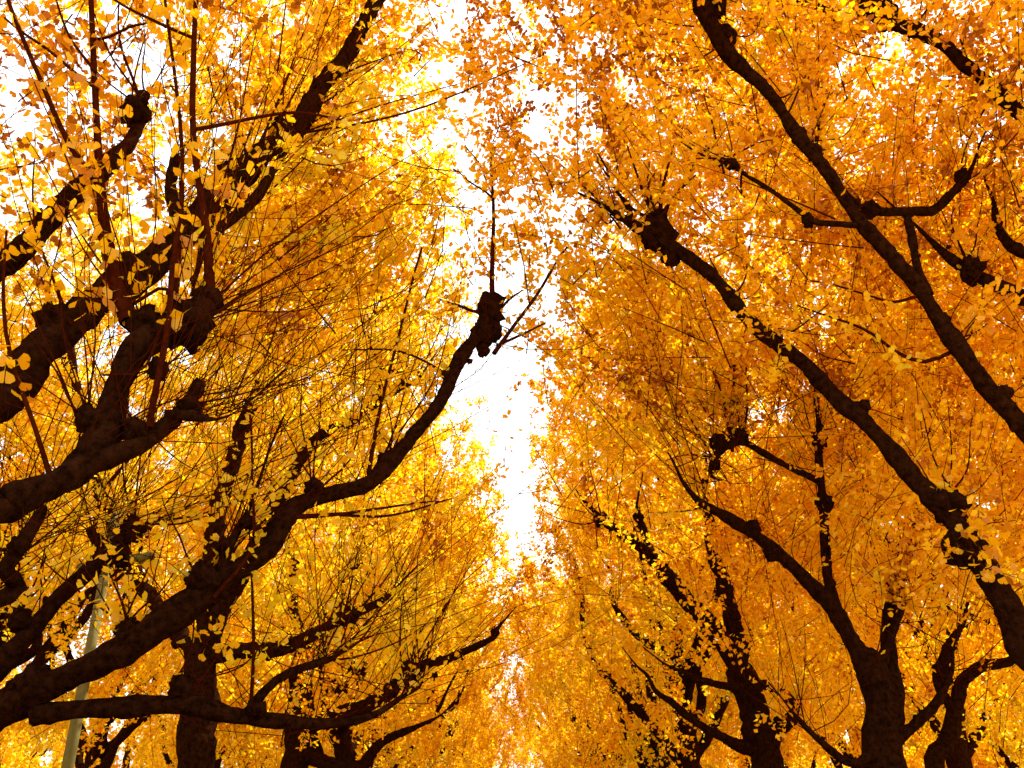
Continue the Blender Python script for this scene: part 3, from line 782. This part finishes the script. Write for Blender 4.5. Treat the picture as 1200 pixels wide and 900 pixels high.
foliage(t.rng, t.root, t.base, 1000, 80000, 2, 0.068, accept=acc_r3, centre=(-0.2, 0), tint0=0.42, height=16.5, radius=4.2)

# ---- a small leaning tree of the outer right row
t = Tree('slender leaning ginkgo, bent dark stem rising right of the forked trunk', (6.6, 14.5), 61, 'ginkgo trees outside the rows')
t.trunk([('w', 6.6, 14.5, -0.05, 0.3), ('w', 6.6, 14.5, 0.6, 0.24), (1098, 910, 14.4, 30), (1108, 875, 14.4, 29), (1116, 845, 14.3, 27), (1124, 812, 14.3, 24)])
a = t.limb([(1122, 818, 14.3, 24), (1128, 798, 14.2, 22), (1150, 782, 14.1, 20), (1178, 775, 14.0, 18), (1205, 760, 13.9, 14), (1250, 720, 13.8, 10)], rough=0.22)
b = t.limb([(1118, 835, 14.3, 18), (1098, 800, 14.4, 20), (1112, 760, 14.4, 20), (1130, 730, 14.5, 12)], rough=0.22)
t.knob(b, 1104, 790, 14.4, 24)
foliage(t.rng, t.root, t.base, 420, 26000, 2, 0.066, accept=lambda p: dome(p, 13.0, 1.0), tint0=0.55, height=11.0, radius=3.2)


# ------------------------------------------------------------------ trees further off: four built, then copied down the rows
def full_tree(seed, label, group, loc, height, radius, n_shoots, n_leaves, size, tint0):
    rng = np.random.default_rng(seed)
    base = np.array((loc[0], loc[1], 0.0))
    root = thing('ginkgo_tree', label, 'tree', base, group)
    h = 3.2 + rng.random()
    lean = rng.normal(size=2) * 0.15
    add('trunk', limb_mesh('trunk', [(0, 0, -0.05), (0, 0, 0.6), (lean[0] * .4, lean[1] * .4, h * .5), (lean[0], lean[1], h), (lean[0] * 1.3, lean[1] * 1.3, h + 2.5), (lean[0] * 1.5, lean[1] * 1.5, height * 0.72)],
                            [0.44, 0.32, 0.27, 0.24, 0.17, 0.06], BARK, seed, step=0.22, k=12), root)
    nb = 8
    for i in range(nb):
        a = 2 * math.pi * (i + 0.5 * rng.random()) / nb
        z0 = h - 0.7 + 2.2 * (i % 4) / 3
        L = radius * (0.48 + 0.18 * rng.random())
        rise = 2.5 + 3.2 * rng.random()
        d = np.array((math.cos(a), math.sin(a), 0))
        kink = rng.normal(size=3) * 0.25
        s0 = np.array((lean[0], lean[1], z0))
        pts = [s0, s0 + d * L * .3 + (0, 0, rise * .22), s0 + d * L * .6 + (0, 0, rise * .55) + kink, s0 + d * L * .85 + (0, 0, rise * .85) - kink * .4, s0 + d * L + (0, 0, rise * 1.1)]
        br = add('branch', limb_mesh('branch', pts, [0.14, 0.115, 0.08, 0.05, 0.025], BARK, seed * 9 + i, step=0.16, k=8), root)
        add('knob', knob_mesh('knob', 0.09, BARK, seed + i, 1.1, 10, 7), br, loc=pts[-1])
    foliage(rng, root, base, n_shoots, n_leaves, 2, size, height=height, radius=radius, tint0=tint0, drop=0.9)
    return root


def copy_tree(src, loc, rotz, scale, label, group):
    r = src.copy(); COL.objects.link(r)
    r.location = (loc[0], loc[1], 0); r.rotation_euler = (0, 0, rotz); r.scale = (scale[0], scale[0], scale[1])
    r['label'] = label; r['group'] = group
    for ch in list(src.children):
        c_ = ch.copy(); COL.objects.link(c_); c_.parent = r
        for g_ in ch.children:
            d_ = g_.copy(); COL.objects.link(d_); d_.parent = c_
    return r


ORD = ['fourth', 'fifth', 'sixth', 'seventh', 'eighth', 'ninth', 'tenth', 'eleventh', 'twelfth', 'thirteenth', 'fourteenth']
rng = np.random.default_rng(5)
protos = []
far = []
for k in range(8):
    far.append(('R', k, 4.55 + 0.15 * rng.normal(), 24.0 + 6.4 * k + rng.normal() * 0.4))
    far.append(('L', k, -4.55 + 0.15 * rng.normal(), 26.8 + 6.4 * k + rng.normal() * 0.4))
for side, k, x, y in far:
    nth = ORD[k] if side == 'R' else ORD[k + 1]
    word = 'right' if side == 'R' else 'left'
    label = f'golden ginkgo standing {nth} from the viewer along the {word} row'
    grp = RG if side == 'R' else LG
    if len(protos) < 4:
        protos.append(full_tree(101 + 7 * len(protos), label, grp, (x, y), (17.6, 17.0, 18.0, 17.2)[len(protos)], (4.75, 4.6, 4.65, 4.8)[len(protos)], 950, 66000, 0.074, (0.30, 0.20, 0.36, 0.26)[len(protos)]))
    else:
        copy_tree(protos[(k + (side == 'L') * 2 + k // 3) % 4], (x, y), rng.random() * 6.28, (0.95 + 0.1 * rng.random(), 0.92 + 0.2 * rng.random()), label, grp)
OG = 'ginkgo trees outside the rows'
for i, (x, y) in enumerate([(-10.8, 12.5), (-10.6, 19.5), (-11.0, 26.5), (-10.8, 34.0), (-11.2, 42.0), (-11.0, 50.0)]):
    copy_tree(protos[(i * 3 + 1) % 4], (x, y), rng.random() * 6.28, (1.0, (0.78 if i == 0 else 0.94) + 0.08 * rng.random()), f"yellow ginkgo {['first', 'second', 'third', 'fourth', 'fifth', 'sixth'][i]} from the viewer in the outer left row", OG)
for i, (x, y) in enumerate([(10.6, 10.5), (10.8, 17.5), (10.6, 24.5), (11.0, 32.0), (10.9, 40.0), (11.2, 48.0)]):
    copy_tree(protos[(i * 3 + 2) % 4], (x, y), rng.random() * 6.28, (1.05, 1.02 + 0.08 * rng.random()), f"orange ginkgo {['first', 'second', 'third', 'fourth', 'fifth', 'sixth'][i]} from the viewer in the outer right row", OG)

for i, (x, y, sc_) in enumerate([(-24.0, 45.0, 1.1), (-20.5, 53.0, 1.2), (15.5, 28.0, 1.05), (18.0, 37.0, 1.25), (13.0, 57.0, 1.1), (-13.5, 60.0, 1.15)]):
    lab = ('low tree with sunlight tinted into its lemon-yellow leaves, beyond the lowest left limbs', 'low yellow tree standing farther back beyond the left limbs',
           'low yellow tree beyond the leaning slender ginkgo on the right', 'low yellow tree at the far right edge, behind the leaning stem',
           'low yellow tree seen between the trunks right of the avenue', 'low yellow tree seen between the trunks left of the avenue')[i]
    if i == 0:
        low = full_tree(331, lab, OG, (x, y), 11.5, 5.2, 480, 50000, 0.10, 0.16)  # yellower leaf tint stands in for direct sun; the copies share it
    else:
        copy_tree(low, (x, y), 1.1 * i, (sc_, 1.0), lab, OG)

# ------------------------------------------------------------------ street lamp among the left trees
base = np.array((-5.35, 12.2, 0.0))
lamp = thing('street_lamp', 'slim pale green lamp post with two short arms, half hidden behind left limbs', 'street lamp', base)
top, _ = at(139, 590, 12.2)
cr, _ = at(136, 658, 12.2)
top -= base; cr -= base


def cyl(name, a, b, r0, r1, mat, parent, k=14, caps=True):
    V, q, z = tubes(np.array([[a, (np.array(a) * .5 + np.array(b) * .5), b]], float), np.array([[r0, (r0 + r1) / 2, r1]]), k)
    V = np.vstack((V, [a, b])); n = len(V)
    loops = list(q.ravel()); sizes = list(z)
    for j in range(k):
        j2 = (j + 1) % k
        loops += [n - 2, j2, j, n - 1, 2 * k + j, 2 * k + j2]; sizes += [3, 3]
    return add(name, mesh_from(name, V, loops, sizes, mat, smooth=False), parent)


cyl('pole', (0, 0, 0), (top[0], top[1], top[2]), 0.085, 0.06, STEEL, lamp)
cyl('base_sleeve', (0, 0, 0), (0, 0, 0.9), 0.12, 0.11, STEEL, lamp)
for f_ in (0.55, 0.93):
    q_ = (top[0] * f_, top[1] * f_, top[2] * f_)
    cyl('collar', (q_[0], q_[1], q_[2] - 0.05), (q_[0], q_[1], q_[2] + 0.05), 0.088, 0.088, STEEL, lamp)
for s in (-1, 1):
    arm = cyl('arm', (cr[0], cr[1], cr[2]), (cr[0] + s * 0.22, cr[1], cr[2] + s * 0.04), 0.03, 0.03, STEEL, lamp, 8)
    V, F, S = [], [], []
    x0, x1 = cr[0] + s * 0.16, cr[0] + s * 0.50
    zz = (cr[2] + s * 0.03, cr[2] + s * 0.09)
    for xx, z_, w_, h_ in ((x0, zz[0], 0.05, 0.035), (x0 + s * 0.1, zz[0] + s * .015, 0.10, 0.05), (x1 - s * 0.05, zz[1] - s * .01, 0.09, 0.04), (x1, zz[1], 0.05, 0.02)):
        V += [(xx, cr[1] - w_, z_ - h_), (xx, cr[1] + w_, z_ - h_), (xx, cr[1] + w_, z_ + h_ * .6), (xx, cr[1] - w_, z_ + h_ * .6)]
    for i in range(3):
        for j in range(4):
            F += [i * 4 + j, i * 4 + (j + 1) % 4, i * 4 + 4 + (j + 1) % 4, i * 4 + 4 + j]; S.append(4)
    F += [3, 2, 1, 0, 12, 13, 14, 15]; S += [4, 4]
    add('lamp_head', mesh_from('lamp_head', V, F, S, STEEL), arm)

# ------------------------------------------------------------------ ground
def sheet(name, x0, x1, y0, y1, z, mat):
    me = mesh_from(name, [(x0, y0, z), (x1, y0, z), (x1, y1, z), (x0, y1, z)], [0, 1, 2, 3], [4], mat)
    return add(name, me, kind='structure')


sheet('ground', -900, 900, -400, 1500, 0.0, LITTER)
sheet('path', -3.0, 3.0, -60, 300, 0.004, ASPHALT)
for s in (-1, 1):
    x0, x1 = sorted((s * 3.0, s * 3.18))
    V = [(x, y, z) for z in (-0.02, 0.12) for y in (-60, 300) for x in (x0, x1)]
    add('kerb', mesh_from('kerb', V, [0, 2, 3, 1, 4, 5, 7, 6, 0, 1, 5, 4, 2, 6, 7, 3, 0, 4, 6, 2, 1, 3, 7, 5], [4] * 6, KERB), kind='structure')
